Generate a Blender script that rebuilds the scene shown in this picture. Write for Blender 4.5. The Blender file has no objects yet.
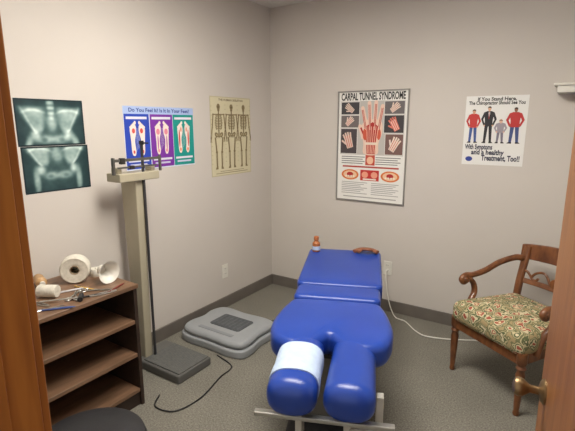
import bpy, math, random
from mathutils import Vector, Matrix, noise
random.seed(3)
S = bpy.context.scene
COL = S.collection
try:
    S.view_settings.view_transform = 'Standard'
except Exception:
    pass

# ------------------------------------------------------------ materials
def s2l(c):
    return tuple(((x/255.0)/12.92 if x/255.0 <= 0.04045 else ((x/255.0+0.055)/1.055)**2.4) for x in c)

MATS = {}
def mat(name, rgb, rough=0.6, metal=0.0, nscale=0.0, namt=0.15, bump=0.0, bscale=None, stretch=None, emit=None, rgb2=None, coat=0.0):
    if name in MATS: return MATS[name]
    m = bpy.data.materials.new(name); m.use_nodes = True
    nt = m.node_tree; b = nt.nodes['Principled BSDF']
    c = s2l(rgb)
    b.inputs['Base Color'].default_value = (*c, 1)
    b.inputs['Roughness'].default_value = rough
    b.inputs['Metallic'].default_value = metal
    if coat: b.inputs['Coat Weight'].default_value = coat
    if emit:
        b.inputs['Emission Color'].default_value = (*s2l(emit[0]), 1)
        b.inputs['Emission Strength'].default_value = emit[1]
    tc = nt.nodes.new('ShaderNodeTexCoord'); mp = nt.nodes.new('ShaderNodeMapping')
    nt.links.new(tc.outputs['Object'], mp.inputs['Vector'])
    if stretch: mp.inputs['Scale'].default_value = stretch
    if nscale:
        n = nt.nodes.new('ShaderNodeTexNoise'); n.inputs['Scale'].default_value = nscale
        n.inputs['Detail'].default_value = 4
        nt.links.new(mp.outputs['Vector'], n.inputs['Vector'])
        r = nt.nodes.new('ShaderNodeValToRGB')
        c2 = s2l(rgb2) if rgb2 else tuple(x*(1-namt) for x in c)
        c1 = c if rgb2 else tuple(min(1, x*(1+namt)) for x in c)
        r.color_ramp.elements[0].position = 0.35; r.color_ramp.elements[1].position = 0.65
        r.color_ramp.elements[0].color = (*c2, 1); r.color_ramp.elements[1].color = (*c1, 1)
        nt.links.new(n.outputs['Fac'], r.inputs['Fac'])
        nt.links.new(r.outputs['Color'], b.inputs['Base Color'])
    if bump:
        n2 = nt.nodes.new('ShaderNodeTexNoise'); n2.inputs['Scale'].default_value = bscale or 60
        n2.inputs['Detail'].default_value = 3
        nt.links.new(mp.outputs['Vector'], n2.inputs['Vector'])
        bp = nt.nodes.new('ShaderNodeBump'); bp.inputs['Strength'].default_value = bump
        bp.inputs['Distance'].default_value = 0.004
        nt.links.new(n2.outputs['Fac'], bp.inputs['Height'])
        nt.links.new(bp.outputs['Normal'], b.inputs['Normal'])
    MATS[name] = m
    return m

def flatcol(rgb):
    return mat('ink_%d_%d_%d' % tuple(rgb), rgb, 0.55)

# ------------------------------------------------------------ mesh builder
def catmull(pts, n=8, closed=False):
    P = [Vector(p) for p in pts]; out = []; N = len(P)
    rng = N if closed else N-1
    for i in range(rng):
        if closed: p0, p1, p2, p3 = P[(i-1) % N], P[i], P[(i+1) % N], P[(i+2) % N]
        else: p0, p1, p2, p3 = P[max(i-1, 0)], P[i], P[i+1], P[min(i+2, N-1)]
        for k in range(n):
            t = k/n
            out.append(0.5*((2*p1)+(p2-p0)*t+(2*p0-5*p1+4*p2-p3)*t*t+(3*p1-p0-3*p2+p3)*t**3))
    if not closed: out.append(P[-1])
    return out

class MB:
    def __init__(s): s.v = []; s.f = []; s.m = []
    def add(s, vs, fs, mi=0, M=None):
        o = len(s.v)
        for p in vs:
            p = Vector(p)
            if M is not None: p = M @ p
            s.v.append(p)
        for f in fs: s.f.append([o+i for i in f]); s.m.append(mi)
    def box(s, lo, hi, mi=0, M=None):
        x0, y0, z0 = lo; x1, y1, z1 = hi
        s.add([(x0,y0,z0),(x1,y0,z0),(x1,y1,z0),(x0,y1,z0),(x0,y0,z1),(x1,y0,z1),(x1,y1,z1),(x0,y1,z1)],
              [(0,3,2,1),(4,5,6,7),(0,1,5,4),(1,2,6,5),(2,3,7,6),(3,0,4,7)], mi, M)
    def lathe(s, prof, n=24, mi=0, M=None):
        vs = []; fs = []
        for r, z in prof:
            for k in range(n):
                a = 2*math.pi*k/n; vs.append((r*math.cos(a), r*math.sin(a), z))
        for i in range(len(prof)-1):
            for k in range(n):
                k2 = (k+1) % n
                fs.append((i*n+k, i*n+k2, (i+1)*n+k2, (i+1)*n+k))
        if prof[0][0] > 1e-5: fs.append(tuple(reversed(range(n))))
        if prof[-1][0] > 1e-5: fs.append(tuple((len(prof)-1)*n+k for k in range(n)))
        s.add(vs, fs, mi, M)
    def tube(s, pts, rad, n=12, mi=0, up=(0,0,1), M=None, closed=False, sq=None):
        P = [Vector(p) for p in pts]; vs = []; fs = []; N = len(P)
        upv = Vector(up)
        for i, p in enumerate(P):
            if closed: t = P[(i+1) % N]-P[(i-1) % N]
            else: t = P[min(i+1, N-1)]-P[max(i-1, 0)]
            t.normalize()
            sx = t.cross(upv)
            if sx.length < 1e-3: sx = t.cross(Vector((0,1,0.01)))
            sx.normalize(); sy = sx.cross(t); sy.normalize()
            r = rad(i/(N-1)) if callable(rad) else rad
            if not isinstance(r, tuple): r = (r, r)
            for k in range(n):
                a = 2*math.pi*(k+0.5)/n
                ca, sa = math.cos(a), math.sin(a)
                if sq:
                    ca = math.copysign(abs(ca)**sq, ca); sa = math.copysign(abs(sa)**sq, sa)
                vs.append(p+sx*ca*r[0]+sy*sa*r[1])
        R = N if closed else N-1
        for i in range(R):
            j = (i+1) % N
            for k in range(n):
                k2 = (k+1) % n
                fs.append((i*n+k, i*n+k2, j*n+k2, j*n+k))
        if not closed:
            fs.append(tuple(reversed(range(n)))); fs.append(tuple((N-1)*n+k for k in range(n)))
        s.add(vs, fs, mi, M)
    def pad(s, outline, z0, z1, r, mi=0, M=None, crown=0.012, n=6, samples=8, smooth=True):
        O = catmull([(a, b, 0) for a, b in outline], samples, True) if smooth else [Vector((a, b, 0)) for a, b in outline]
        N = len(O)
        area = sum(O[i].x*O[(i+1) % N].y-O[(i+1) % N].x*O[i].y for i in range(N))
        if area < 0: O.reverse()
        nor = []
        for i in range(N):
            t = (O[(i+1) % N]-O[(i-1) % N]).normalized(); nor.append(Vector((t.y, -t.x, 0)))
        rings = []
        for k in range(n+1):
            a = math.pi/2*k/n; rings.append((r*(1-math.sin(a)), z0+r*(1-math.cos(a))))
        for k in range(n+1):
            a = math.pi/2*k/n; rings.append((r*(1-math.cos(a)), z1-r*(1-math.sin(a))))
        vs = []; fs = []
        for ins, z in rings:
            for i in range(N):
                p = O[i]-nor[i]*ins; vs.append((p.x, p.y, z))
        c = sum(O, Vector())/N
        last = len(rings)
        for q in (0.75, 0.4):
            for i in range(N):
                p = O[i]-nor[i]*r; p = c+(p-c)*q
                vs.append((p.x, p.y, z1+crown*(1-q)))
            last += 1
        for a in range(last-1):
            for i in range(N):
                j = (i+1) % N
                fs.append((a*N+i, a*N+j, (a+1)*N+j, (a+1)*N+i))
        fs.append(tuple(reversed(range(N)))); fs.append(tuple((last-1)*N+i for i in range(N)))
        s.add(vs, fs, mi, M)
    def obj(s, name, mats, parent=None, smooth=False, bevel=0, angle=40, loc=None, label=None):
        me = bpy.data.meshes.new(name)
        me.from_pydata([tuple(v) for v in s.v], [], s.f)
        if not isinstance(mats, (list, tuple)): mats = [mats]
        for m in mats: me.materials.append(m)
        for p, mi in zip(me.polygons, s.m):
            p.material_index = mi; p.use_smooth = bool(smooth)
        me.update()
        if smooth:
            try: me.set_sharp_from_angle(angle=math.radians(angle))
            except Exception: pass
        o = bpy.data.objects.new(name, me); COL.objects.link(o)
        if parent: o.parent = parent
        if loc: o.location = loc
        if bevel:
            b = o.modifiers.new('bevel', 'BEVEL'); b.width = bevel; b.segments = 3
            b.limit_method = 'ANGLE'
        if label: o['label'] = label
        return o
def rr(x0,x1,y0,y1,r,m=6):
    pts=[]
    for cx,cy,a0 in ((x1-r,y1-r,0),(x0+r,y1-r,90),(x0+r,y0+r,180),(x1-r,y0+r,270)):
        for k in range(m+1):
            a=math.radians(a0+90/m*k); pts.append((cx+r*math.cos(a),cy+r*math.sin(a)))
    return pts

def root(name, label, category, loc=(0,0,0), rotz=0, M=None, group=None):
    e = bpy.data.objects.new(name, None); COL.objects.link(e)
    e.empty_display_size = 0.1
    if M is not None: e.matrix_world = M
    else:
        e.location = loc; e.rotation_euler = (0, 0, rotz)
    e['label'] = label; e['category'] = category
    if group: e['group'] = group
    return e
def tag(o, label, category, group=None):
    o['label'] = label; o['category'] = category
    if group: o['group'] = group
    return o
def struct(o): o['kind'] = 'structure'; return o

# ------------------------------------------------------------ common materials
M_WALL = mat('wall_paint', (206,200,194), 0.85, nscale=1.5, namt=0.02, bump=0.15, bscale=160)
M_CEIL = mat('ceiling_paint', (222,220,215), 0.9, nscale=40, namt=0.04, bump=0.3, bscale=90)
M_BASE = mat('vinyl_baseboard', (108,102,96), 0.55, nscale=10, namt=0.06)
M_OAK = mat('honey_oak', (146,96,50), 0.42, nscale=6, rgb2=(124,77,38), stretch=(6,6,0.6), bump=0.1, bscale=20)
M_OAKT = mat('honey_oak_trim', (158,98,38), 0.45, nscale=7, rgb2=(134,78,28), stretch=(6,6,0.5))
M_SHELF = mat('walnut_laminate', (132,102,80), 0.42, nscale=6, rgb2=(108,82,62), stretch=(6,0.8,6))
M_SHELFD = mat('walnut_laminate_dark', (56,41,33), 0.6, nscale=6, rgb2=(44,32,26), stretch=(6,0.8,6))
M_BLUE = mat('blue_vinyl', (32,66,158), 0.32, nscale=3, namt=0.08, bump=0.12, bscale=220)
M_STEEL = mat('brushed_steel', (190,190,186), 0.3, 0.85, nscale=30, namt=0.06)
M_FRAME = mat('light_grey_enamel', (196,194,186), 0.4, 0.1, nscale=20, namt=0.04)
M_DARK = mat('black_plastic', (32,32,34), 0.5, nscale=20, namt=0.1)
M_BLACKV = mat('black_vinyl', (24,24,28), 0.55, nscale=14, namt=0.15, bump=0.2, bscale=150)
M_CREAM = mat('cream_enamel', (172,165,144), 0.4, nscale=8, namt=0.04)
M_GREY = mat('grey_plastic', (150,154,158), 0.45, nscale=12, namt=0.03)
M_GREYD = mat('dark_grey_tread', (78,82,86), 0.6, nscale=80, namt=0.2)
M_RUB = mat('ribbed_rubber_mat', (94,95,93), 0.8, nscale=60, namt=0.12, bump=0.2, bscale=90)
M_WHITE = mat('white_plastic', (224,222,214), 0.45, nscale=12, namt=0.02)
M_PAPER = mat('pale_blue_paper', (184,203,230), 0.8, nscale=30, namt=0.07, bump=0.4, bscale=50)
M_GAUZE = mat('cream_gauze', (214,210,198), 0.85, nscale=60, namt=0.08, bump=0.3, bscale=120)
M_BRASS = mat('aged_brass', (128,106,76), 0.4, 0.85, nscale=20, namt=0.12)
M_CHAIR = mat('chair_wood', (128,80,46), 0.35, nscale=8, rgb2=(94,55,31), stretch=(4,4,1.5), coat=0.2)

def carpet():
    m = bpy.data.materials.new('speckled_carpet'); m.use_nodes = True; nt = m.node_tree
    b = nt.nodes['Principled BSDF']; b.inputs['Roughness'].default_value = 0.95
    tc = nt.nodes.new('ShaderNodeTexCoord')
    n = nt.nodes.new('ShaderNodeTexNoise'); n.inputs['Scale'].default_value = 120; n.inputs['Detail'].default_value = 3
    n.inputs['Roughness'].default_value = 0.65
    nt.links.new(tc.outputs['Object'], n.inputs['Vector'])
    r = nt.nodes.new('ShaderNodeValToRGB'); e = r.color_ramp.elements
    e[0].position = 0.34; e[0].color = (*s2l((106,103,95)), 1)
    e[1].position = 0.66; e[1].color = (*s2l((152,148,137)), 1)
    x = e.new(0.5); x.color = (*s2l((128,125,115)), 1)
    nt.links.new(n.outputs['Fac'], r.inputs['Fac'])
    n3 = nt.nodes.new('ShaderNodeTexNoise'); n3.inputs['Scale'].default_value = 3
    nt.links.new(tc.outputs['Object'], n3.inputs['Vector'])
    mx = nt.nodes.new('ShaderNodeMix'); mx.data_type = 'RGBA'; mx.blend_type = 'MULTIPLY'
    mx.inputs[0].default_value = 0.3
    nt.links.new(r.outputs['Color'], mx.inputs[6]); nt.links.new(n3.outputs['Fac'], mx.inputs[7])
    nt.links.new(mx.outputs[2], b.inputs['Base Color'])
    bp = nt.nodes.new('ShaderNodeBump'); bp.inputs['Strength'].default_value = 0.2; bp.inputs['Distance'].default_value = 0.004
    nt.links.new(n.outputs['Fac'], bp.inputs['Height']); nt.links.new(bp.outputs['Normal'], b.inputs['Normal'])
    return m
M_CARPET = carpet()
def tapestry():
    m = bpy.data.materials.new('patterned_tapestry'); m.use_nodes = True; nt = m.node_tree
    b = nt.nodes['Principled BSDF']; b.inputs['Roughness'].default_value = 0.9
    tc = nt.nodes.new('ShaderNodeTexCoord')
    v = nt.nodes.new('ShaderNodeTexVoronoi'); v.inputs['Scale'].default_value = 15; v.inputs['Randomness'].default_value = .5
    nt.links.new(tc.outputs['Object'], v.inputs['Vector'])
    r = nt.nodes.new('ShaderNodeValToRGB'); r.color_ramp.interpolation = 'CONSTANT'
    cols = [(0,(206,190,152)),(0.14,(158,80,62)),(0.27,(204,192,158)),(0.38,(92,98,66)),(0.50,(188,176,138)),(0.58,(112,112,78)),(0.70,(160,142,104))]
    e = r.color_ramp.elements
    e[0].color = (*s2l(cols[0][1]), 1); e[1].position = cols[1][0]; e[1].color = (*s2l(cols[1][1]), 1)
    for p, c in cols[2:]:
        x = e.new(p); x.color = (*s2l(c), 1)
    nz = nt.nodes.new('ShaderNodeTexNoise'); nz.inputs['Scale'].default_value = 34; nz.inputs['Detail'].default_value = 1
    nt.links.new(tc.outputs['Object'], nz.inputs['Vector'])
    ad = nt.nodes.new('ShaderNodeMath'); ad.operation = 'MULTIPLY_ADD'; ad.inputs[1].default_value = 0.9; ad.inputs[2].default_value = -0.42
    nt.links.new(nz.outputs['Fac'], ad.inputs[0])
    a2 = nt.nodes.new('ShaderNodeMath'); a2.operation = 'ADD'
    nt.links.new(v.outputs['Distance'], a2.inputs[0]); nt.links.new(ad.outputs[0], a2.inputs[1])
    nt.links.new(a2.outputs[0], r.inputs['Fac']); nt.links.new(r.outputs['Color'], b.inputs['Base Color'])
    return m
M_TAP = tapestry()

# ------------------------------------------------------------ room shell
H = 2.44; XR = 3.1; YN = -2.935; YO = -3.055
def slab(name, lo, hi, m, bevel=0):
    b = MB(); b.box(lo, hi); return struct(b.obj(name, m, bevel=bevel))
slab('floor', (-0.12, -4.6, -0.05), (XR+0.12, 0.12, 0), M_CARPET)
slab('ceiling', (-0.12, YO, H), (XR+0.12, 0.12, H+0.08), M_CEIL)
slab('wall_left', (-0.12, YO, 0), (0, 0.12, H), M_WALL)
slab('wall_back', (0, 0, 0), (XR, 0.12, H), M_WALL)
slab('wall_right', (XR, YO, 0), (XR+0.12, 0.12, H), M_WALL)
DL, DR, DH = 1.60, 2.44, 2.05
b = MB(); b.box((0, YO, 0), (DL, YN, H)); b.box((DR, YO, 0), (XR, YN, H)); b.box((DL, YO, DH), (DR, YN, H))
struct(b.obj('wall_front', M_WALL))
def base(name, lo, hi): slab(name, lo, hi, M_BASE, 0.003)
base('baseboard_left', (0, YN, 0), (0.012, -0.0, 0.095))
base('baseboard_back', (0.012, -0.012, 0), (XR, 0, 0.095))
base('baseboard_right', (XR-0.012, YN, 0), (XR, -0.012, 0.095))
b = MB()
b.box((DL, YO, 0), (DL+0.02, YN, DH)); b.box((DL+0.02, YO+0.03, 0), (DL+0.03, YN-0.05, DH-0.02))
struct(b.obj('trim_1', M_OAKT, bevel=0.002))
b = MB(); b.box((DR-0.02, YO, 0), (DR, YN, DH)); struct(b.obj('trim_2', M_OAKT, bevel=0.002))
b = MB(); b.box((DL+0.02, YO, DH-0.02), (DR-0.02, YN, DH)); struct(b.obj('trim_3', M_OAKT, bevel=0.002))
b = MB(); b.box((DL-0.05, YN, 0), (DL+0.015, YN+0.015, DH+0.05)); struct(b.obj('trim_4', M_OAKT, bevel=0.003))
b = MB(); b.box((DR-0.015, YN, 0), (DR+0.05, YN+0.015, DH+0.05)); struct(b.obj('trim_5', M_OAKT, bevel=0.003))
b = MB(); b.box((DL-0.05, YO-0.015, 0), (DL+0.012, YO, DH+0.05)); struct(b.obj('trim_6', M_OAKT, bevel=0.003))

# door leaf (open into the room)
hx, hy = 2.412, -2.925; ex, ey = 2.292, -2.165
ang = math.atan2(ey-hy, ex-hx); L = math.hypot(ex-hx, ey-hy)
b = MB(); b.box((0, -0.038, 0.012), (L, 0, 2.02))
door = b.obj('door_1', M_OAK, bevel=0.002); struct(door)
door.location = (hx, hy, 0); door.rotation_euler = (0, 0, ang)
kp = [(0.0,0),(0.027,0),(0.027,0.004),(0.021,0.009),(0.009,0.013),(0.009,0.030),(0.014,0.036),(0.019,0.043),(0.021,0.052),(0.018,0.059),(0.009,0.063),(0,0.064)]
for (yy, sg) in ((0,-1),(-.038,1)):
    b = MB(); b.lathe(kp, 24, M=Matrix.Translation((L-0.062, yy, 0.92)) @ Matrix.Rotation(sg*math.pi/2, 4, 'X'))
    b.obj('door_knob', M_BRASS, door, smooth=True, label='round aged brass door knob')
b = MB(); b.box((L-0.0005, -0.032, 0.88), (L+0.001, -0.006, 0.97)); b.obj('latch_plate', M_BRASS, door)

# ------------------------------------------------------------ posters
def text_mesh(s, size, bold=0.0):
    cu = bpy.data.curves.new('t', 'FONT'); cu.body = s; cu.size = size; cu.offset = bold*size
    cu.resolution_u = 3; cu.align_x = 'CENTER'; cu.align_y = 'CENTER'
    o = bpy.data.objects.new('t', cu); COL.objects.link(o)
    dg = bpy.context.evaluated_depsgraph_get(); dg.update()
    me = bpy.data.meshes.new_from_object(o.evaluated_get(dg))
    vs = [v.co.copy() for v in me.vertices]; fs = [tuple(p.vertices) for p in me.polygons]
    bpy.data.objects.remove(o); bpy.data.curves.remove(cu); bpy.data.meshes.remove(me)
    return vs, fs

class Sheet:
    def __init__(s, w, h, bg, th=0.0012):
        s.w, s.h = w, h; s.b = MB(); s.mats = []; s.z = th
        s.b.box((-w/2, -h/2, 0), (w/2, h/2, th), s.mi(bg))
    def mi(s, c):
        m = flatcol(c)
        if m not in s.mats: s.mats.append(m)
        return s.mats.index(m)
    def zz(s, l): return s.z+0.00035*l
    def P(s, x, y): return ((x-0.5)*s.w, (y-0.5)*s.h)
    def poly(s, pts, c, l=1):
        vs = [(*s.P(x, y), s.zz(l)) for x, y in pts]
        A = sum(vs[i][0]*vs[(i+1) % len(vs)][1]-vs[(i+1) % len(vs)][0]*vs[i][1] for i in range(len(vs)))
        if A < 0: vs.reverse()
        s.b.add(vs, [tuple(range(len(vs)))], s.mi(c))
    def rect(s, x0, y0, x1, y1, c, l=1): s.poly([(x0,y0),(x1,y0),(x1,y1),(x0,y1)], c, l)
    def ell(s, x, y, rx, ry, c, l=1, n=20, rot=0):
        pts = []
        for k in range(n):
            a = 2*math.pi*k/n; u, v = rx*math.cos(a), ry*math.sin(a)
            pts.append((x+u*math.cos(rot)-v*math.sin(rot), y+u*math.sin(rot)+v*math.cos(rot)))
        s.poly(pts, c, l)
    def line(s, p, q, w, c, l=1):
        a = Vector(s.P(*p)); b_ = Vector(s.P(*q)); d = (b_-a)
        if d.length < 1e-6: return
        n = Vector((-d.y, d.x)).normalized()*w*s.w/2
        vs = [(*(a+n), s.zz(l)), (*(a-n), s.zz(l)), (*(b_-n), s.zz(l)), (*(b_+n), s.zz(l))]
        s.b.add(vs, [(0,1,2,3)], s.mi(c))
    def text(s, t, x, y, size, c, l=2, bold=0.0, width=None):
        vs, fs = text_mesh(t, size, bold)
        if not vs: return
        cx, cy = s.P(x, y)
        sx = 1
        if width:
            w = max(v.x for v in vs)-min(v.x for v in vs); sx = width*s.w/w
        s.b.add([(v.x*sx+cx, v.y+cy, s.zz(l)) for v in vs], fs, s.mi(c))
    def obj(s, name, parent=None, M=None):
        o = s.b.obj(name, s.mats, parent)
        if M is not None: o.matrix_world = M
        return o
def ML(y0, y1, z0, z1, off=0.0, roll=0):
    R = Matrix(((0,0,1,0),(1,0,0,0),(0,1,0,0),(0,0,0,1)))
    return Matrix.Translation((off, (y0+y1)/2, (z0+z1)/2)) @ R @ Matrix.Rotation(roll, 4, 'Z')
def MBk(x0, x1, z0, z1, off=0.0, roll=0):
    R = Matrix(((1,0,0,0),(0,0,-1,0),(0,1,0,0),(0,0,0,1)))
    return Matrix.Translation(((x0+x1)/2, -off, (z0+z1)/2)) @ R @ Matrix.Rotation(roll, 4, 'Z')

# --- x-ray films with painted vertex colours
mx_ = bpy.data.materials.new('xray_film_emulsion'); mx_.use_nodes = True
_b = mx_.node_tree.nodes['Principled BSDF']; _b.inputs['Roughness'].default_value = 0.35
_a = mx_.node_tree.nodes.new('ShaderNodeAttribute'); _a.attribute_name = 'film'
mx_.node_tree.links.new(_a.outputs['Color'], _b.inputs['Base Color'])
def G(x, y, cx, cy, sx, sy, p=1.0): return math.exp(-((((x-cx)/sx)**2+((y-cy)/sy)**2)**p))
def wing(X, y, cy, h):
    t = (y-(cy-h))/(2*h)
    if t < -.15 or t > 1.15: return 0
    cx = .70+.07*t; w = .055+.13*max(0, min(1, t))**.8
    e = G(X, y, cx, cy, 9, h*1.05, 4)*G(X, y, cx, y, w, 1, 2.2)
    rim = math.exp(-((X-(cx+w*.85))/.022)**2)*e*.9 + math.exp(-((y-(cy+h*.82-((X-cx)*2.2)**2*.5))/.035)**2)*e*.8
    return .50*e+rim*.5
def film_upper(x, y):
    v = 0.03+0.13*G(x,y,.5,.4,.40,.5)
    for sgn in (-1, 1):
        X = .5+sgn*(x-.5)
        v += wing(X, y, .56, .26)
        v += .50*G(X,y,.62,.14,.13,.09,1.3)-.30*G(X,y,.63,.13,.05,.05,1.5)
        v += .70*G(X,y,.74,.24,.06,.11,1.3)
        v += .52*G(X,y,.82+.2*(.2-y),.06,.05,.17,1.4)
    sp = G(x,y,.5,.84,.055,.3,2)
    v += .45*sp+.18*sp*math.sin(y*56)
    v += .52*G(x,y,.5,.50,.06+.09*max(0,y-.3),.17,1.4)
    return v
def film_lower(x, y):
    v = 0.03+0.12*G(x,y,.5,.5,.40,.5)
    for sgn in (-1, 1):
        X = .5+sgn*(x-.5)
        v += wing(X, y, .80, .2)
        v += .75*G(X,y,.745,.50,.055,.10,1.3)
        v += .50*G(X,y,.82,.24,.045,.28,1.5)
        v += .50*G(X,y,.60,.36,.11,.08,1.3)-.32*G(X,y,.61,.35,.045,.045,1.4)
    v += .50*G(x,y,.5,.80,.08,.14,1.4)
    v += .3*G(x,y,.5,.98,.05,.08)
    return v
def xray(fn, y0, y1, z0, z1, label, sd):
    w, h = y1-y0, z1-z0; nx, ny = 110, 76
    me_v = []; fs = []; cols = []
    for j in range(ny+1):
        for i in range(nx+1):
            u, v = i/nx, j/ny
            me_v.append(((u-.5)*w, (v-.5)*h, 0.001))
            nz = noise.noise(Vector((u*7, v*5, sd)))*.5+noise.noise(Vector((u*19, v*14, sd+3)))*.3
            uu = u+.012*noise.noise(Vector((u*4, v*4, sd+9)))
            k = max(0, min(1, fn(uu, v)*(1+.45*nz)+.03*nz))
            if min(u, 1-u) < .02 or min(v, 1-v) < .03: k = 0.01
            cols.append((0.006+.70*k**1.5, 0.020+.82*k**1.25, 0.028+.78*k**1.25, 1))
    for j in range(ny):
        for i in range(nx):
            a = j*(nx+1)+i; fs.append((a, a+1, a+nx+2, a+nx+1))
    me = bpy.data.meshes.new('xray_film'); me.from_pydata(me_v, [], fs)
    ca = me.color_attributes.new(name='film', type='FLOAT_COLOR', domain='POINT')
    for i, c in enumerate(cols): ca.data[i].color = c
    me.materials.append(mx_)
    o = bpy.data.objects.new('xray_film', me); COL.objects.link(o)
    sm = o.modifiers.new('thick', 'SOLIDIFY'); sm.thickness = 0.001; sm.offset = -1
    o.matrix_world = ML(y0, y1, z0, z1)
    tag(o, label, 'x-ray film', 'pelvic x-ray films on the wall')
xray(film_upper, -2.145, -1.787, 1.377, 1.612, 'dark glossy pelvic x-ray film taped above another film', 1.3)
xray(film_lower, -2.137, -1.778, 1.138, 1.375, 'dark glossy pelvic x-ray film taped below another film', 6.1)

# --- feet chart
sh = Sheet(0.58, 0.392, (214,224,240))
sh.rect(0.0, 0.88, 1, 1, (168,190,232), 1)
sh.text('Do You Feel It? Is It In Your Feet?', .5, .94, 0.032, (16,40,140), 2, 0.02, width=.86)
for (a, c_, n_) in ((0.0,(38,70,182),0),(0.335,(122,48,164),1),(0.665,(14,148,142),2)):
    sh.rect(a+.006, .02, a+.330, .88, c_, 1)
    cx = a+.168
    sh.rect(a+.03, .80, a+.30, .84, (226,226,240), 2)
    for sg in (-1, 1):
        fx = cx+sg*.058
        skin = (240,226,218); red = (214,84,76)
        k = -sg
        sole = [(fx+k*.036,.70),(fx+k*.040,.60),(fx+k*.020,.48),(fx+k*.022,.38),(fx+k*.028,.30),(fx+k*.015,.235),(fx-k*.012,.235),(fx-k*.028,.30),(fx-k*.030,.42),(fx-k*.036,.55),(fx-k*.040,.64),(fx-k*.020,.705),(fx,.72)]
        sh.poly([(p.x,p.y) for p in catmull([(x,y,0) for x,y in sole],4,True)], skin, 2)
        for t in range(5):
            sh.ell(fx+k*(.029-.0155*t), .745-.018*t, .010 if t else .014, .030-.002*t, skin, 2.6, 10)
        if n_ == 0: sh.ell(fx+k*.006, .62, .020, .040, red, 3); sh.ell(fx, .29, .013, .028, red, 3)
        if n_ == 1: sh.ell(fx, .60, .026, .05, (228,140,160), 3); sh.ell(fx-k*.005, .42, .010, .12, (190,120,170), 3.2); sh.ell(fx,.29,.013,.03,(228,140,160),3)
        if n_ == 2: sh.ell(fx-k*.012, .48, .011, .15, red, 3); sh.ell(fx, .29, .015, .032, (232,150,120), 3.2); sh.ell(fx+k*.015,.63,.012,.04,(232,150,120),3)
    for i in range(5):
        sh.line((cx-.02+.01*i,.66),(cx-.02+.01*i,.30+.02*i),.0018,(220,224,240),2)
    sh.rect(a+.03, .13, a+.30, .165, (222,224,238), 2); sh.rect(a+.05, .07, a+.27, .10, (200,204,228), 2)
o = sh.obj('foot_chart_poster', M=ML(-1.53, -.95, 1.203, 1.595))
tag(o, 'blue, purple and teal foot chart poster taped to the wall', 'poster')

# --- skeleton chart
CRM = (212,205,174)
sh = Sheet(0.48, 0.60, (194,186,152))
sh.rect(.015,.012,.985,.988,CRM,.5)
bone = (134,119,86); bd = (90,78,54)
def skel(cx, cy, hh, back=False):
    k = hh*sh.h/sh.w
    def X(x): return cx+x*k
    def Y(y): return cy+y*hh
    sh.ell(X(0), Y(.945), .038*k, .045*hh, bone, 2); sh.ell(X(0), Y(.90), .026*k, .028*hh, bone, 2.2)
    if not back:
        sh.ell(X(-.013), Y(.94), .009*k, .010*hh, bd, 3, 8); sh.ell(X(.013), Y(.94), .009*k, .010*hh, bd, 3, 8); sh.line((X(-.012),Y(.895)),(X(.012),Y(.895)),.006,bd,3)
    sh.line((X(0),Y(.88)),(X(0),Y(.53)),.026,bone,2)
    for i in range(16): sh.line((X(-.015),Y(.87-.0215*i)),(X(.015),Y(.87-.0215*i)),.005,bd,2.6)
    sh.line((X(-.12),Y(.83)),(X(.12),Y(.83)),.018,bone,2)
    for i in range(9):
        y = .815-.024*i; rw = (.060+.028*math.sin(math.pi*(i+1)/10))
        for sg in (-1,1):
            sh.line((X(0),Y(y+.006)),(X(sg*rw),Y(y-.004)),.012,bone,1.5+.1*i)
            sh.line((X(sg*rw),Y(y-.004)),(X(sg*rw*.45),Y(y-.022)),.010,bone,1.5)
    for sg in (-1,1):
        if back: sh.poly([(X(sg*.03),Y(.80)),(X(sg*.09),Y(.82)),(X(sg*.05),Y(.70))],bone,2.4)
        sh.ell(X(sg*.048),Y(.52),.052*k,.038*hh,bone,2,14,sg*.5)
        sh.ell(X(sg*.048),Y(.525),.024*k,.015*hh,(178,166,130),2.5,10,sg*.5); sh.ell(X(sg*.030),Y(.486),.014*k,.010*hh,CRM,3,10)
        sh.line((X(sg*.12),Y(.83)),(X(sg*.145),Y(.64)),.026,bone,2)
        sh.ell(X(sg*.12),Y(.828),.020*k,.016*hh,bone,2.4,10); sh.ell(X(sg*.145),Y(.64),.016*k,.012*hh,bone,2.4,10)
        sh.line((X(sg*.150),Y(.64)),(X(sg*.184),Y(.49)),.014,bone,2); sh.line((X(sg*.134),Y(.64)),(X(sg*.164),Y(.49)),.012,bone,2)
        sh.ell(X(sg*.176),Y(.475),.017*k,.020*hh,bone,2,10)
        for f in range(4): sh.line((X(sg*(.166+.006*f)),Y(.47)),(X(sg*(.162+.012*f)),Y(.415)),.006,bone,2)
        sh.line((X(sg*.084),Y(.49)),(X(sg*.060),Y(.27)),.032,bone,2)
        sh.ell(X(sg*.060),Y(.265),.025*k,.019*hh,bone,2.5,10)
        sh.line((X(sg*.052),Y(.26)),(X(sg*.052),Y(.05)),.024,bone,2); sh.line((X(sg*.076),Y(.25)),(X(sg*.068),Y(.05)),.010,bone,2)
        sh.poly([(X(sg*.035),Y(.002)),(X(sg*.036),Y(.05)),(X(sg*.066),Y(.055)),(X(sg*.096),Y(.002))],bone,2)
skel(.19, .09, .83); skel(.5, .09, .83); skel(.81, .09, .83, True)
sh.text('THE HUMAN SKELETON', .5, .96, .022, (110,96,72), 2, .02, width=.6)
for i in range(14):
    y = .16+.055*i
    for x0, x1 in ((.016,.035),(.340,.358),(.645,.663),(.966,.984)):
        sh.rect(x0,y+.02*(x0 > .3),x1,y+.006+.02*(x0 > .3),(160,148,118),2)
sh.rect(.1,.03,.9,.04,(160,148,118),2); sh.rect(.2,.055,.8,.063,(160,148,118),2)
o = sh.obj('skeleton_chart_poster', M=ML(-.775, -.297, 1.09, 1.69))
tag(o, 'yellowed anatomical chart with three human skeletons', 'poster')

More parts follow.
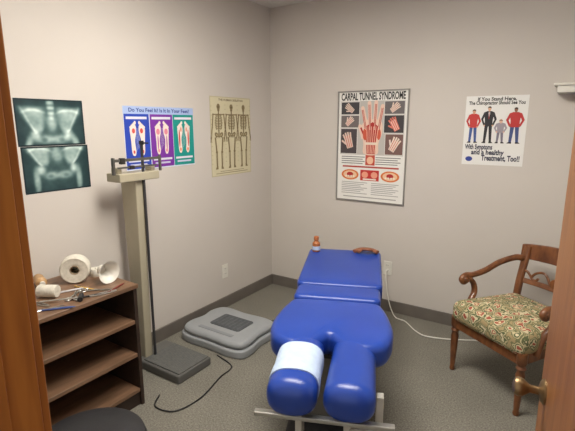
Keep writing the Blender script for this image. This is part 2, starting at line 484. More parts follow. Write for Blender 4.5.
# --- carpal tunnel poster in thin frame
W_, H_ = .575, .86
r_ = root('framed_poster', 'framed carpal tunnel syndrome poster with hand anatomy', 'poster', M=MBk(.663, 1.238, .878, 1.738))
fb = MB(); t = .009; d = .014
fb.box((-W_/2,-H_/2,0),(-W_/2+t,H_/2,d)); fb.box((W_/2-t,-H_/2,0),(W_/2,H_/2,d))
fb.box((-W_/2+t,-H_/2,0),(W_/2-t,-H_/2+t,d)); fb.box((-W_/2+t,H_/2-t,0),(W_/2-t,H_/2,d))
fb.obj('picture_frame', mat('grey_frame', (150,148,144), .35, .4, nscale=20, namt=.05), r_, bevel=.001, label='thin grey metal frame')
sh = Sheet(W_-2*t, H_-2*t, (234,233,229), .004)
sh.text('CARPAL TUNNEL SYNDROME', .5, .955, .076, (20,20,22), 2, .030, width=.93)
sh.rect(.03,.43,.97,.918,(190,186,182),1)
def photo(x0,y0,x1,y1,bg):
    sh.rect(x0-.006,y0-.004,x1+.006,y1+.004,(236,235,230),1.6); sh.rect(x0,y0,x1,y1,bg,2)
photo(.04,.80,.315,.910,(64,62,66)); photo(.04,.68,.315,.788,(112,104,104))
photo(.685,.80,.96,.910,(104,98,100)); photo(.685,.635,.96,.788,(60,56,60))
photo(.04,.44,.29,.668,(74,66,70)); photo(.71,.44,.96,.622,(120,90,84))
def handlet(cx, cy, sc, rot, col, fc):
    c_, s_ = math.cos(rot), math.sin(rot)
    def q(u, v): return (cx+(u*c_-v*s_)*sc, cy+(u*s_+v*c_)*sc*.68)
    sh.poly([q(-.5,-1.1),(q(.5,-1.1)),q(.6,.3),q(-.6,.3)], col, 3)
    for i in range(4): sh.line(q(-.45+.3*i,.2), q(-.6+.4*i,1.2-(.15 if i in (0,3) else 0)), .26*sc, col, 3.2)
    sh.line(q(-.5,-.4), q(-1.05,.3), .28*sc, col, 3.1)
    for i in range(3): sh.line(q(-.3+.3*i,-1.0), q(-.35+.35*i,.7), .09*sc, fc, 3.6)
handlet(.17,.855,.062,.9,(222,200,186),(150,110,100)); handlet(.17,.735,.060,-.8,(230,208,196),(190,90,80))
handlet(.83,.855,.062,-.9,(226,204,190),(170,120,110)); handlet(.83,.71,.080,.5,(214,120,104),(240,220,206))
handlet(.16,.56,.095,.3,(222,196,182),(196,60,56)); handlet(.84,.53,.085,-.5,(232,214,200),(200,80,66))
sk = (230,200,182); rd = (178,46,40)
sh.poly([(p.x,p.y) for p in catmull([(.40,.44,0),(.60,.44,0),(.615,.54,0),(.665,.64,0),(.645,.735,0),(.53,.755,0),(.40,.74,0),(.35,.66,0),(.39,.54,0)],5,True)], sk, 3)
for (bx, tx, ty) in ((.42,.365,.855),(.483,.462,.90),(.55,.56,.905),(.608,.655,.87)):
    sh.line((bx,.71),(tx,ty),.056,sk,3.4); sh.ell(tx,ty,.028,.018,sk,3.6,10); sh.line((bx,.66),(tx,ty-.015),.026,rd,4.2); sh.line((bx,.66),(tx,ty-.01),.007,(240,214,196),4.8)
sh.line((.39,.58),(.335,.69),.06,sk,3.2); sh.ell(.335,.69,.03,.02,sk,3.3,10); sh.line((.41,.59),(.345,.68),.024,rd,4.3)
sh.poly([(.445,.44),(.57,.44),(.58,.56),(.625,.68),(.52,.73),(.42,.69),(.43,.56)], rd, 4)
for i in range(6): sh.line((.460+.020*i,.445),(.435+.034*i,.69),.009,(236,190,168),4.6)
sh.ell(.415,.62,.036,.056,(206,90,66),4.4); sh.ell(.615,.62,.030,.050,(206,90,66),4.4); sh.line((.42,.535),(.60,.535),.035,(232,214,196),4.9)
for i, y in enumerate((.405,.385,.365,.345)):
    sh.rect(.06,y,.42-.03*(i % 2),y+.008,(130,128,126),1.5); sh.rect(.58,y,.94-.04*(i % 2),y+.008,(130,128,126),1.5)
sh.rect(.43,.335,.57,.43,(196,80,62),1.8); sh.ell(.5,.38,.05,.035,(236,190,160),2.4)
sh.rect(.08,.31,.92,.325,(176,70,60),1.5)
for cx in (.2,.8):
    sh.ell(cx,.24,.135,.050,(214,116,56),2); sh.ell(cx,.24,.105,.038,(236,196,160),3); sh.ell(cx,.245,.05,.020,(180,44,40),4)
    for i in range(4): sh.ell(cx-.06+.04*i,.225,.014,.009,(244,236,220),4.5,8)
sh.rect(.36,.19,.64,.29,(190,48,42),2); sh.ell(.43,.245,.05,.03,(234,160,134),3); sh.ell(.57,.245,.05,.03,(234,160,134),3); sh.rect(.40,.197,.60,.21,(238,230,220),3)
for i, y in enumerate((.165,.148,.131,.114,.097,.080,.06)):
    sh.rect(.07,y,.47-.05*(i % 3),y+.006,(160,158,156),1.5); sh.rect(.53,y,.93-.04*(i % 3),y+.006,(160,158,156),1.5)
sh.rect(.1,.025,.9,.034,(165,163,160),1.5)
sh.obj('print', r_)

# --- people poster
sh = Sheet(.378, .456, (232,232,230))
sh.text('If You Stand Here,', .5, .952, .032, (28,28,30), 2, .03, width=.62)
sh.text('The Chiropractor Should See You', .5, .898, .032, (28,28,30), 2, .03, width=.9)
def man(cx, h, shirt, pants, skin, hair, wide=1.0):
    y0 = .32; k = h; W = 1.32*wide
    hip = y0+.48*k
    for sg in (-1,1):
        sh.poly([(cx+sg*.004,hip),(cx+sg*.045*W,hip),(cx+sg*.050*W,y0+.02),(cx+sg*.022*W,y0+.02)],pants,2)
        sh.poly([(cx+sg*.018*W,y0+.022),(cx+sg*.055*W,y0+.022),(cx+sg*.070*W,y0+.004),(cx+sg*.020*W,y0+.002)],(40,30,26),3)
        sh.line((cx+sg*.050*W,y0+k*.83),(cx+sg*.083*W,y0+k*.64),.036*wide,shirt,2.3)
        sh.line((cx+sg*.083*W,y0+k*.66),(cx+sg*.052*W,y0+k*.50),.030*wide,shirt,2.4)
        sh.ell(cx+sg*.050*W,y0+k*.485,.014,.013,skin,3.4,8)
    body = [(cx-.025*W,y0+k*.875),(cx+.025*W,y0+k*.875),(cx+.062*W,y0+k*.84),(cx+.048*W,y0+k*.64),(cx+.046*W,y0+k*.46),(cx-.046*W,y0+k*.46),(cx-.048*W,y0+k*.64),(cx-.062*W,y0+k*.84)]
    sh.poly(body,shirt,3)
    sh.rect(cx-.012,y0+k*.86,cx+.012,y0+k*.90,skin,3.6)
    sh.ell(cx,y0+k*.935,.026,.033,skin,4,12)
    sh.poly([(cx-.029,y0+k*.93),(cx-.027,y0+k*.985),(cx,y0+k*1.005),(cx+.027,y0+k*.985),(cx+.029,y0+k*.93),(cx+.02,y0+k*.96),(cx-.02,y0+k*.96)],hair,4.5)
man(.15,.49,(196,50,50),(58,84,148),(214,160,130),(60,40,30))
man(.40,.53,(30,30,36),(34,34,40),(214,170,140),(50,40,36),1.02)
sh.poly([(.386,.765),(.414,.765),(.40,.66)],(236,236,236),3.6); sh.line((.40,.755),(.40,.67),.009,(180,40,40),3.9)
man(.60,.34,(158,150,160),(122,116,132),(220,180,160),(120,90,70),.85)
man(.82,.51,(190,46,46),(60,76,130),(140,92,70),(30,24,22),1.15)
sh.text('With Symptoms', .27, .262, .046, (24,28,60), 2, .035, width=.46)
sh.text('and a healthy', .42, .185, .046, (24,28,60), 2, .035, width=.54)
sh.text('Treatment, Too!!', .64, .102, .050, (24,28,60), 2, .035, width=.62)
sh.ell(.12,.085,.06,.036,(38,60,150),2)
o = sh.obj('people_poster', M=MBk(1.632, 2.008, 1.214, 1.67))
tag(o, 'white cartoon poster of four standing people with captions', 'poster')

# ------------------------------------------------------------ outlets
def outlet(M, label):
    r = root('wall_outlet', label, 'outlet', M=M)
    b = MB(); b.box((-.035,-.057,0),(.035,.057,.006)); b.obj('cover_plate', M_WHITE, r, bevel=.003)
    for zc in (-.022, .022):
        b = MB(); b.lathe([(0,.006),(.016,.006),(.016,.008),(0,.0081)],20,M=Matrix.Translation((0,zc,0)))
        b.box((-.007,zc-.002,.008),(-.005,zc+.007,.0088),1); b.box((.005,zc-.002,.008),(.007,zc+.007,.0088),1)
        b.obj('socket', [M_WHITE, M_DARK], r)
    return r
outlet(ML(-.70,-.63,.255,.37,.0), 'ivory duplex outlet low on the bare wall')
outlet(MBk(1.10,1.17,.30,.42,.0), 'ivory duplex outlet with a white cord plugged in')

r_ = root('wall_shelf', 'small white wall shelf on a wooden bracket', 'shelf', loc=(2.26,0,1.67))
b = MB(); b.box((-.12,-.13,0.04),(.2,0,.055)); b.box((-.10,-.12,0.0),(.2,0,.04)); b.obj('shelf_board', M_WHITE, r_, bevel=.004)
b = MB()
b.add([(0.0,-.11,0),(.04,-.11,0),(.04,0,0),(.0,0,0),(.0,-.005,-.1),(.04,-.005,-.1),(.04,0,-.1),(.0,0,-.1)],
      [(0,1,2,3),(7,6,5,4),(0,4,5,1),(1,5,6,2),(2,6,7,3),(3,7,4,0)])
b.obj('bracket', M_OAK, r_)

# ------------------------------------------------------------ bookcase
XB0, XB1, YB0, YB1, HB = .03, .483, -2.80, -1.885, .685
r_ = root('bookcase', 'low brown wooden bookcase with open shelves', 'bookcase', loc=((XB0+XB1)/2, (YB0+YB1)/2, 0))
dx, dy = (XB1-XB0)/2, (YB1-YB0)/2
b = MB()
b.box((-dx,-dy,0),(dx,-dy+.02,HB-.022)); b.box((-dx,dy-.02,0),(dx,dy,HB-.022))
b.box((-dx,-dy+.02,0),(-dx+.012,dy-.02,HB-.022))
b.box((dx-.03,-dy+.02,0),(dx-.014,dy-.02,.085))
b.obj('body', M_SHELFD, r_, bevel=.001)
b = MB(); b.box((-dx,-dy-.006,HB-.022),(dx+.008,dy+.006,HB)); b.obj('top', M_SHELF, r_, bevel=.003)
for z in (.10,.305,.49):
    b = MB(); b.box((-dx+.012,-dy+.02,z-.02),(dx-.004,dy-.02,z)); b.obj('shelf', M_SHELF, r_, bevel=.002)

TZ = HB
r_ = root('gauze_roll', 'large roll of cream gauze standing on its rim', 'roll', loc=(.20,-2.035,TZ))
Mr = Matrix.Translation((0,0,.072)) @ Matrix.Rotation(math.radians(-40),4,'Z') @ Matrix.Rotation(math.radians(90),4,'Y')
b = MB(); n = 32
b.lathe([(.024,-.030),(.038,-.036),(.052,-.033),(.064,-.036),(.071,-.028),(.072,0),(.071,.028),(.064,.036),(.052,.033),(.038,.036),(.024,.030),(.024,0),(.024,-.030)], n, M=Mr)
b.obj('gauze', M_GAUZE, r_, smooth=True)
b = MB(); b.lathe([(.020,-.031),(.0235,-.031),(.0235,.031),(.020,.031),(.020,-.031)], n, M=Mr)
b.obj('cardboard_core', mat('cardboard', (158,140,116), .8, nscale=10, namt=.1), r_, smooth=True)
b = MB()
prof = [(.0,0),(.022,0),(.026,.006),(.028,.03),(.042,.055),(.056,.070),(.060,.074),(.054,.072),(.040,.057),(.025,.032),(.021,.012),(0,.010)]
b.lathe(prof, 28, M=Matrix.Translation((-.03,0,.064)) @ Matrix.Rotation(math.radians(0),4,'Z') @ Matrix.Rotation(math.radians(92),4,'Y'))
o = b.obj('plastic_cup', M_WHITE, smooth=True, loc=(.325,-1.955,TZ)); tag(o, 'white flared plastic cup lying on its side', 'cup')
b = MB(); b.lathe([(.006,-.02),(.026,-.022),(.030,-.016),(.030,.016),(.026,.022),(.006,.02),(.006,-.02)], 24, M=Matrix.Translation((0,0,.022)))
o = b.obj('bandage_roll', M_GAUZE, smooth=True, loc=(.20,-1.925,TZ)); tag(o, 'small cream bandage roll standing on its end', 'roll')
b = MB(); b.lathe([(0.008,-.045),(.028,-.045),(.030,-.04),(.030,.04),(.028,.045),(.008,.045),(.008,-.045)], 24,
                  M=Matrix.Translation((0,0,.03)) @ Matrix.Rotation(math.radians(-60),4,'Z') @ Matrix.Rotation(math.pi/2,4,'X'))
o = b.obj('bandage_roll', M_GAUZE, smooth=True, loc=(.28,-2.225,TZ)); tag(o, 'small white bandage roll lying on its side', 'roll')
r_ = root('lotion_bottle', 'tan plastic bottle lying on its side', 'bottle', loc=(.20,-2.235,TZ), rotz=-.3)
Ms = Matrix.Translation((-.03,0,.026)) @ Matrix.Rotation(math.pi/2,4,'Y')
b = MB(); b.lathe([(0,-.06),(.022,-.06),(.026,-.055),(.026,.02),(.012,.035),(.012,.04),(0,.04)],20,M=Ms); b.obj('bottle_body', mat('tan_plastic',(186,150,106),.5,nscale=9,namt=.05), r_, smooth=True)
b = MB(); b.lathe([(0,.04),(.013,.04),(.012,.052),(0,.052)],16,M=Ms); b.obj('cap', M_WHITE, r_, smooth=True)
r_.location = (.14,-2.18,TZ)
def scissors(loc, rot, label):
    r = root('scissors', label, 'scissors', loc=loc, rotz=rot)
    for sg in (-1,1):
        b = MB()
        b.add([(0,-.004*sg,.003),(.08,sg*.012,.003),(.0,sg*.006,.003),(0,-.004*sg,.006),(.08,sg*.012,.006),(0,sg*.006,.006)],
              [(0,1,2),(5,4,3),(0,3,4,1),(1,4,5,2),(2,5,3,0)])
        b.tube([(0,0,.005),(-.03,-sg*.008,.005),(-.05,-sg*.014,.005)], .003, 8)
        rg = [(-.066+.017*math.cos(2*math.pi*k/16), -sg*.018+.012*math.sin(2*math.pi*k/16), .005) for k in range(16)]
        b.tube(rg, .003, 8, closed=True)
        b.obj('blade', M_STEEL, r, smooth=True)
scissors((.40,-2.05,TZ), .6, 'stainless bandage scissors lying on the bookcase')
scissors((.36,-2.14,TZ), 2.4, 'stainless scissors with spread handles on the bookcase')
scissors((.42,-2.32,TZ), 1.2, 'small stainless scissors beside a blue pen')
def pen(loc, rot, col, label):
    r = root('pen', label, 'pen', loc=loc, rotz=rot)
    M = Matrix.Translation((0,0,.005)) @ Matrix.Rotation(math.pi/2,4,'Y')
    b = MB(); b.lathe([(0,-.07),(.004,-.068),(.0045,-.06),(.0045,.05),(.002,.066),(0,.068)],12,M=M); b.obj('barrel', flatcol(col), r, smooth=True)
    b = MB(); b.box((-.06,-.0012,.009),(-.025,.0012,.0115)); b.obj('clip', M_STEEL, r)
pen((.435,-2.13,TZ),1.1,(30,30,34),'slim black pen on the bookcase')
pen((.30,-2.13,TZ),1.2,(200,200,206),'slim silver pen on the bookcase')
pen((.455,-1.985,TZ),1.9,(120,50,40),'slim dark red pen on the bookcase')
pen((.46,-2.28,TZ),.9,(60,80,140),'slim blue pen on the bookcase')
pen((.33,-2.07,TZ),.2,(196,160,90),'slim tan pen on the bookcase')
r_ = root('reflex_hammer', 'steel reflex hammer with black rubber head', 'hammer', loc=(.39,-2.225,TZ), rotz=.9)
b = MB(); b.tube([(-.09,0,.012),(.08,0,.012)],.004,10); b.obj('handle', M_STEEL, r_, smooth=True)
b = MB(); b.tube([(.08,-.028,.012),(.08,.028,.012)],lambda t:.006+.006*abs(t-.5)*2,12); b.obj('rubber_head', M_DARK, r_, smooth=True)
def tweezers(loc, rot, label):
    b = MB()
    b.tube(catmull([(-.06,.001,.005),(-.02,.009,.005),(.03,.008,.005),(.06,.002,.005)],5),(.0022,.0035),8)
    b.tube(catmull([(-.06,-.001,.005),(-.02,-.009,.005),(.03,-.008,.005),(.06,-.002,.005)],5),(.0022,.0035),8)
    b.box((-.066,-.004,.002),(-.056,.004,.009))
    o = b.obj('tweezers', M_STEEL, smooth=True, loc=loc); o.rotation_euler=(0,0,rot); tag(o,label,'tweezers')
tweezers((.468,-2.06,TZ),1.3,'stainless tweezers lying near the bookcase edge')
tweezers((.34,-2.30,TZ),.2,'stainless tweezers beside a bandage roll')

# ------------------------------------------------------------ stool
r_ = root('swivel_stool', 'round black vinyl swivel stool beside the bookcase', 'stool', loc=(1.03,-2.53,0))
b = MB(); b.lathe([(0,.38),(.15,.38),(.178,.39),(.19,.415),(.182,.44),(.15,.455),(.08,.46),(0,.461)],40); b.obj('seat', M_BLACKV, r_, smooth=True)
b = MB(); b.lathe([(0,.08),(.03,.08),(.03,.25),(.018,.26),(.018,.36),(.06,.37),(.06,.38),(0,.38)],20); b.obj('column', M_STEEL, r_, smooth=True)
b = MB()
for k in range(5):
    a = 2*math.pi*k/5+.3
    b.tube([(0,0,.10),(.12*math.cos(a),.12*math.sin(a),.09),(.22*math.cos(a),.22*math.sin(a),.062)], lambda t:(.018,.012), 10)
b.obj('star_base', M_DARK, r_, smooth=True)
for k in range(5):
    a = 2*math.pi*k/5+.3
    b = MB(); b.lathe([(0,-.015),(.022,-.015),(.025,-.01),(.025,.01),(.022,.015),(0,.015)],18,
        M=Matrix.Translation((.22*math.cos(a),.22*math.sin(a),.025)) @ Matrix.Rotation(a,4,'Z') @ Matrix.Rotation(math.pi/2,4,'X'))
    b.box((.22*math.cos(a)-.008,.22*math.sin(a)-.008,.02),(.22*math.cos(a)+.008,.22*math.sin(a)+.008,.062))
    b.obj('caster', M_DARK, r_, smooth=True)

# ------------------------------------------------------------ physician scale
r_ = root('physician_scale', 'cream physician beam scale with dark grey platform', 'scale', loc=(.30,-1.53,0))
b = MB()
b.box((-.20,-.14,.0),(.215,.135,.055))
b.obj('base', mat('dark_grey_enamel',(92,92,90),.5,nscale=14,namt=.05), r_, bevel=.010)
b = MB(); b.box((-.10,-.125,.055),(.205,.12,.063))
for i in range(20): b.box((-.095+.015*i,-.12,.063),(-.088+.015*i,.115,.0645))
b.obj('platform', M_RUB, r_, bevel=.001)
b = MB()
y0, y1 = -.10, -.045
b.add([(-.20,y0,.05),(-.115,y0,.05),(-.115,y1,.05),(-.20,y1,.05),(-.235,y0,1.17),(-.095,y0,1.17),(-.095,y1,1.17),(-.235,y1,1.17)],
      [(0,3,2,1),(4,5,6,7),(0,1,5,4),(1,2,6,5),(2,3,7,6),(3,0,4,7)])
b.obj('column', M_CREAM, r_, bevel=.006)
b = MB(); b.box((-.19,-.22,1.17),(-.07,.055,1.218)); b.box((-.16,.02,1.218),(-.10,.05,1.25)); b.box((-.16,-.21,1.218),(-.10,-.18,1.25))
b.obj('beam_housing', M_CREAM, r_, bevel=.006)
GM = mat('grey_gunmetal',(104,102,98),.4,.5,nscale=20,namt=.1)
b = MB(); b.box((-.085,-.25,1.284),(-.079,.075,1.300)); b.box((-.085,-.22,1.246),(-.080,.05,1.256))
b.box((-.092,-.252,1.215),(-.074,-.240,1.308)); b.box((-.09,.068,1.215),(-.074,.078,1.308))
b.obj('weigh_beam', GM, r_, bevel=.001)
for (yy,zz,h) in ((-.19,1.288,.034),(-.13,1.250,.020)):
    b = MB(); b.box((-.093,yy-.014,zz-h*.5),(-.070,yy+.014,zz+h*.5)); b.obj('poise_weight', mat('dark_gunmetal',(62,60,58),.4,.5,nscale=20,namt=.1), r_, bevel=.003)
b = MB(); b.box((-.093,-.056,.05),(-.080,-.043,1.39)); b.obj('height_rod', mat('dark_rod',(70,70,74),.4,.5,nscale=20,namt=.1), r_, bevel=.002)
b = MB(); b.box((-.096,-.059,1.372),(-.076,-.039,1.395)); b.box((-.077,-.052,1.378),(-.03,-.044,1.386))
b.obj('headpiece', M_DARK, r_, bevel=.002)

# ------------------------------------------------------------ foot platform device
r_ = root('foot_platform', 'low grey plastic foot platform with dark tread pad', 'foot platform', loc=(.358,-1.04,0))
out = [(-.26,-.205),(-.17,-.238),(0,-.232),(.17,-.238),(.280,-.210),(.302,-.12),(.285,0),(.292,.13),(.270,.210),(.17,.236),(0,.222),(-.17,.232),(-.255,.200),(-.284,.1),(-.268,0),(-.288,-.12)]
b = MB(); b.pad(out, 0, .055, .012, crown=0)
b.obj('base_shell', M_GREY, r_, smooth=True, angle=60)
b = MB(); b.pad([(x*.95,y*.94) for x,y in out], .05, .104, .032, crown=.002); b.obj('top_shell', M_GREY, r_, smooth=True, angle=60)
b = MB(); b.pad(rr(-.11,.155,-.085,.095,.02), .100, .110, .004, crown=0, smooth=False); b.obj('tread_pad', M_GREYD, r_, smooth=True, label='dark grey ribbed tread pad')
b = MB()
for i in range(7): b.box((-.085+.035*i,-.065,.1098),(-.075+.035*i,.075,.1115))
b.obj('tread_rib', mat('tread_rib_grey',(92,96,100),.6,nscale=40,namt=.1), r_)
b = MB(); b.box((-.14,-.165,.103),(.16,-.135,.108)); b.obj('grip_bar', mat('mid_grey_plastic',(134,138,142),.5,nscale=10,namt=.04), r_, bevel=.002)

# ------------------------------------------------------------ treatment table
A_ang = math.atan2(.9225, -.386)-math.pi/2
T = root('treatment_table', 'blue vinyl chiropractic table with split leg cushions', 'treatment table', loc=(1.612,-1.985,0), rotz=A_ang)
pel = [(-.225,.82),(-.10,.832),(.10,.832),(.225,.82),(.262,.74),(.284,.62),(.290,.52),(.276,.43),(.240,.36),(.15,.320),(.06,.355),(0,.425),(-.06,.355),(-.15,.320),(-.240,.36),(-.276,.43),(-.290,.52),(-.284,.62),(-.262,.74)]
b = MB(); b.pad(pel, .435, .555, .038, crown=.008); b.obj('hip_cushion', M_BLUE, T, smooth=True, angle=70)
b = MB(); b.pad(rr(-.240,.240,.836,1.03,.04,8), .445,.56,.025,crown=.003,smooth=False); b.obj('lumbar_cushion', M_BLUE, T, smooth=True, angle=70)
Mt = Matrix.Translation((0,1.036,.45)) @ Matrix.Rotation(math.radians(3.5),4,'X')
b = MB(); b.pad(rr(-.254,.254,0,.625,.045,8), 0,.115,.022,M=Mt,crown=.002,smooth=False)
b.obj('chest_cushion', M_BLUE, T, smooth=True, angle=70)
def leg(sg):
    b = MB(); pts=[]; N=48; LL=.52
    for i in range(N+1):
        u = i/N; s_ = LL*(1-u)
        pts.append((sg*(.118-.010*u), s_, .476-.002*u))
    def rad(t):
        left=LL*(1-t)
        r=.092+.007*t
        zr=.079
        if left<.055:
            k = math.sqrt(max(0.0005,1-((.055-left)/.055)**2)); return (r*(.35+.65*k), zr*(.3+.7*k))
        return (r, zr)
    b.tube(pts, rad, 36, sq=.8); return b
for sg in (-1,1):
    leg(sg).obj('leg_cushion', M_BLUE, T, smooth=True, angle=75)
b = MB()
pts=[(-(.118-.010*(1-(.10+.0215*i)/.52)), .10+.0215*i, .475) for i in range(11)]
b.tube(pts, lambda t:(.1015+.0015*math.sin(t*9), .0835+.0015*math.sin(t*14)), 36, sq=.8)
b.obj('paper_cover', M_PAPER, T, smooth=True, angle=50, label='pale blue paper sleeve around one leg cushion')
b = MB(); b.box((-.20,.46,.405),(.20,.81,.437)); b.box((-.20,.85,.405),(.20,1.02,.447)); b.box((-.20,1.06,.405),(.20,1.58,.452))
b.box((-.15,.10,.380),(-.06,.50,.41)); b.box((.06,.10,.380),(.15,.50,.41))
b.obj('support_plate', M_DARK, T, bevel=.004)
b = MB(); b.box((-.13,.50,.06),(.13,1.25,.405)); b.obj('pedestal', mat('table_pedestal',(120,118,112),.5,nscale=8,namt=.05), T, bevel=.02)
b = MB(); b.box((-.20,.20,.0),(.20,1.45,.05)); b.obj('floor_base', M_DARK, T, bevel=.012)
b = MB(); b.box((-.29,.155,.285),(.29,.185,.305)); b.obj('foot_bar', M_STEEL, T, bevel=.004)
for sg in (-1,1):
    b = MB(); b.box((sg*.10-.014,.16,.05),(sg*.10+.014,.24,.390)); b.obj('foot_post', M_FRAME, T, bevel=.004)
b = MB(); b.box((.215,.22,.04),(.245,.26,.39)); b.box((.11,.22,.20),(.245,.25,.23)); b.obj('side_post', M_FRAME, T, bevel=.004)

A = Vector((-.386,.9225,0)); R = Vector((.9225,.386,0)); O = Vector((1.612,-1.985,0))
def tp(l,s,z): return O+R*l+A*s+Vector((0,0,z))
r_ = root('small_bottle', 'small amber bottle with white label on the cushion', 'bottle', loc=tp(-.20,1.58,.599))
b = MB(); b.lathe([(0,0),(.026,0),(.028,.004),(.028,.06),(.014,.075),(.014,.082),(0,.082)],20); b.obj('bottle_body', mat('amber_plastic',(170,104,60),.35,nscale=8,namt=.05), r_, smooth=True)
b = MB(); b.lathe([(.0282,.012),(.0288,.012),(.0288,.040),(.0282,.040)],20); b.obj('paper_label', M_PAPER, r_, smooth=True)
b = MB(); b.lathe([(0,.082),(.018,.082),(.018,.105),(.015,.108),(0,.108)],16); b.obj('cap', mat('tan_cap',(176,104,60),.5,nscale=8,namt=.05), r_, smooth=True)
b = MB()
c0 = tp(.15,1.59,.0)
pl = catmull([(-.08,-.01,.014),(-.045,.015,.022),(0,-.008,.032),(.045,.012,.022),(.08,-.008,.014)],6)
b.tube(pl, lambda t:(.019,.012), 12); b.tube([(p.x*.8+.01,p.y-.02,p.z+.004) for p in pl], lambda t:(.014,.010), 12)
o = b.obj('leather_strap', mat('brown_leather',(144,92,66),.5,nscale=30,namt=.15), smooth=True, loc=(c0.x,c0.y,.598)); o.rotation_euler=(0,0,A_ang)
tag(o,'folded brown leather strap at the head of the table','strap')

# ------------------------------------------------------------ armchair
CH = root('armchair', 'carved wooden armchair with green patterned upholstered seat', 'chair', loc=(2.128,-.563,0), rotz=math.atan2(-.578,.817))
CH.scale = (1,1,.955)
seat_out = [(x*(1-.13*(y+.27)/.48), y-.012*(1-(x/.262)**2)*(1 if y < 0 else 0)) for x,y in rr(-.262,.262,-.27,.215,.055,8)]
b = MB(); b.pad(seat_out, .345,.480,.048,crown=.035,smooth=False)
b.obj('seat', M_TAP, CH, smooth=True, angle=70, label='green, red and tan tapestry seat cushion')
b = MB()
b.box((-.235,-.25,.300),(.235,-.225,.365)); b.box((-.20,.185,.300),(.20,.205,.365))
for sg in (-1,1):
    b.add([(sg*.245,-.25,.300),(sg*.222,-.25,.300),(sg*.19,.2,.300),(sg*.213,.2,.300),(sg*.245,-.25,.365),(sg*.222,-.25,.365),(sg*.19,.2,.365),(sg*.213,.2,.365)],
      [(0,1,2,3),(7,6,5,4),(0,4,5,1),(1,5,6,2),(2,6,7,3),(3,7,4,0)])
b.obj('seat_rail', M_CHAIR, CH)
for sg in (-1,1):
    b = MB(); b.lathe([(0,0),(.013,0),(.017,.012),(.013,.03),(.015,.05),(.019,.14),(.023,.24),(.018,.265),(.026,.28),(.018,.295),(.026,.31),(.026,.37),(0,.37)],20,M=Matrix.Translation((sg*.235,-.235,0)))
    b.obj('front_leg', M_CHAIR, CH, smooth=True)
    b = MB(); b.tube(catmull([(sg*.20,.265,0),(sg*.20,.225,.16),(sg*.20,.20,.36),(sg*.205,.215,.52),(sg*.212,.25,.66),(sg*.216,.28,.775)],6), lambda t:(.018,.022), 12, up=(1,0,0), sq=.7)
    b.obj('rear_leg', M_CHAIR, CH, smooth=True)
    arm = catmull([(sg*.214,.255,.695),(sg*.235,.20,.705),(sg*.262,.10,.675),(sg*.272,.0,.630),(sg*.275,-.09,.612),(sg*.275,-.150,.615),(sg*.275,-.178,.595),(sg*.275,-.165,.572),(sg*.275,-.145,.578)],7)
    b = MB(); b.tube(arm, lambda t:(.021-.004*t,.017+.002*t), 14, up=(1,0,0))
    b.lathe([(0,-.024),(.016,-.024),(.022,-.018),(.022,.018),(.016,.024),(0,.024)],20,M=Matrix.Translation((sg*.275,-.155,.590)) @ Matrix.Rotation(math.pi/2,4,'Y'))
    b.obj('arm', M_CHAIR, CH, smooth=True, angle=60)
    sup = catmull([(sg*.272,-.130,.60),(sg*.27,-.090,.555),(sg*.262,-.085,.50),(sg*.25,-.125,.44),(sg*.244,-.15,.34)],7)
    b = MB(); b.tube(sup, lambda t:(.016,.020), 14, up=(1,0,0)); b.obj('arm_support', M_CHAIR, CH, smooth=True)
def rail(z0,z1,y,half,bow,th,name,arch=0):
    b = MB(); N=20; vs=[];fs=[]
    for i in range(N+1):
        u=-1+2*i/N; x=u*half; yy=y+bow*(1-u*u); a=arch*(1-u*u)
        vs += [(x,yy-th/2,z0+a*.3),(x,yy+th/2,z0+a*.3),(x,yy+th/2+.01,z1+a),(x,yy-th/2+.01,z1+a)]
    for i in range(N):
        for k in range(4):
            k2=(k+1)%4; fs.append((i*4+k,i*4+k2,(i+1)*4+k2,(i+1)*4+k))
    fs.append((3,2,1,0)); fs.append(tuple(N*4+k for k in range(4)))
    b.add(vs,fs); return b.obj(name, M_CHAIR, CH, bevel=.006)
rail(.690,.785,.265,.250,.045,.026,'crest_rail',.02)
rail(.545,.575,.222,.21,.03,.018,'cross_rail',.0)
# carved openwork between the rails: scrolls running along the cross rail
b = MB()
for sg in (-1,1):
    def W(x,z): return (sg*x, .228+.03*(1-(x/.21)**2)+.10*(z-.56), z)
    b.tube(catmull([W(.03,.580),(W(.07,.635)),W(.12,.625),W(.145,.59),W(.12,.575),W(.105,.595)],6), .008, 8)
    b.tube(catmull([W(.145,.585),W(.175,.62),W(.205,.625)],6), .008, 8)
b.lathe([(0,-.012),(.028,-.012),(.034,0),(.028,.012),(0,.012)],20,M=Matrix.Translation((0,.262,.59)) @ Matrix.Rotation(math.pi/2,4,'X'))
b.obj('carved_scroll', M_CHAIR, CH, smooth=True)

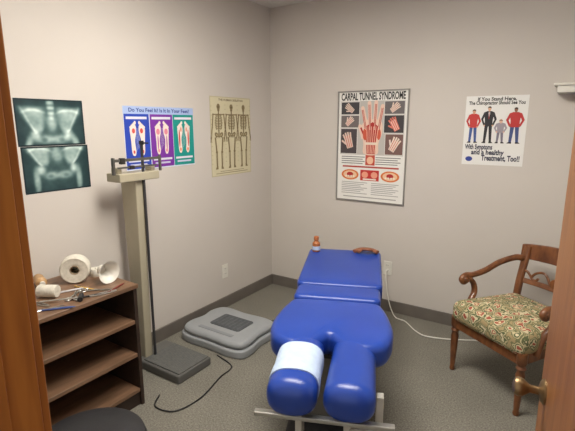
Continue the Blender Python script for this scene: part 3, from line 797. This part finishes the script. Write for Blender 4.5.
# ------------------------------------------------------------ cords
def cord(name,pts,r,m,label,cat='cable'):
    b = MB(); b.tube(catmull(pts,8), r, 8); o=b.obj(name,m,smooth=True); tag(o,label,cat); return o
cord('power_cord',[(1.137,-.012,.345),(1.137,-.04,.34),(1.15,-.06,.25),(1.19,-.08,.10),(1.25,-.10,.008),(1.34,-.131,.006),(1.45,-.24,.006),(1.54,-.285,.006),(1.70,-.24,.006),(1.95,-.12,.006),(2.3,-.08,.006)],.0045,M_WHITE,'white power cord running from the outlet across the carpet')
cord('power_cord',[(.50,-1.80,.006),(.56,-1.88,.006),(.678,-1.85,.006),(.71,-1.69,.006),(.664,-1.481,.006),(.66,-1.40,.006),(.63,-1.34,.006),(.48,-1.30,.008)],.004,M_DARK,'black cord looping over the carpet by the scale')
cord('power_cord',[(.45,-.78,.012),(.46,-.70,.004),(.56,-.62,.004),(.70,-.72,.004),(.68,-.60,.004),(.82,-.52,.004)],.003,M_DARK,'thin black cord trailing behind the foot platform')

# ------------------------------------------------------------ ceiling light
r_ = root('ceiling_light', 'recessed fluorescent ceiling light with glowing diffuser', 'ceiling light', loc=(1.40,-1.75,H))
b = MB()
for lo,hi in (((-.63,-.33,-.02),(.63,-.30,0)),((-.63,.30,-.02),(.63,.33,0)),((-.63,-.30,-.02),(-.60,.30,0)),((.60,-.30,-.02),(.63,.30,0))): b.box(lo,hi)
b.obj('light_frame', M_WHITE, r_)
b = MB(); b.box((-.60,-.30,-.014),(.60,.30,-.004))
b.obj('diffuser', mat('glowing_diffuser',(255,250,240),.5,emit=((255,248,236),27.0)), r_)

w = bpy.data.worlds.new('World'); S.world = w; w.use_nodes = True
w.node_tree.nodes['Background'].inputs[0].default_value = (1,.96,.90,1)
w.node_tree.nodes['Background'].inputs[1].default_value = .9

# ------------------------------------------------------------ camera
th = math.radians(11.8); hd = math.radians(33.2)
cam = bpy.data.cameras.new('cam'); cam.sensor_width = 36; cam.lens = 440/575*36; cam.clip_start = .02
co = bpy.data.objects.new('camera', cam); COL.objects.link(co)
co.location = (2.303,-3.249,1.49); co.rotation_euler = (math.pi/2-th, 0, hd)
S.camera = co
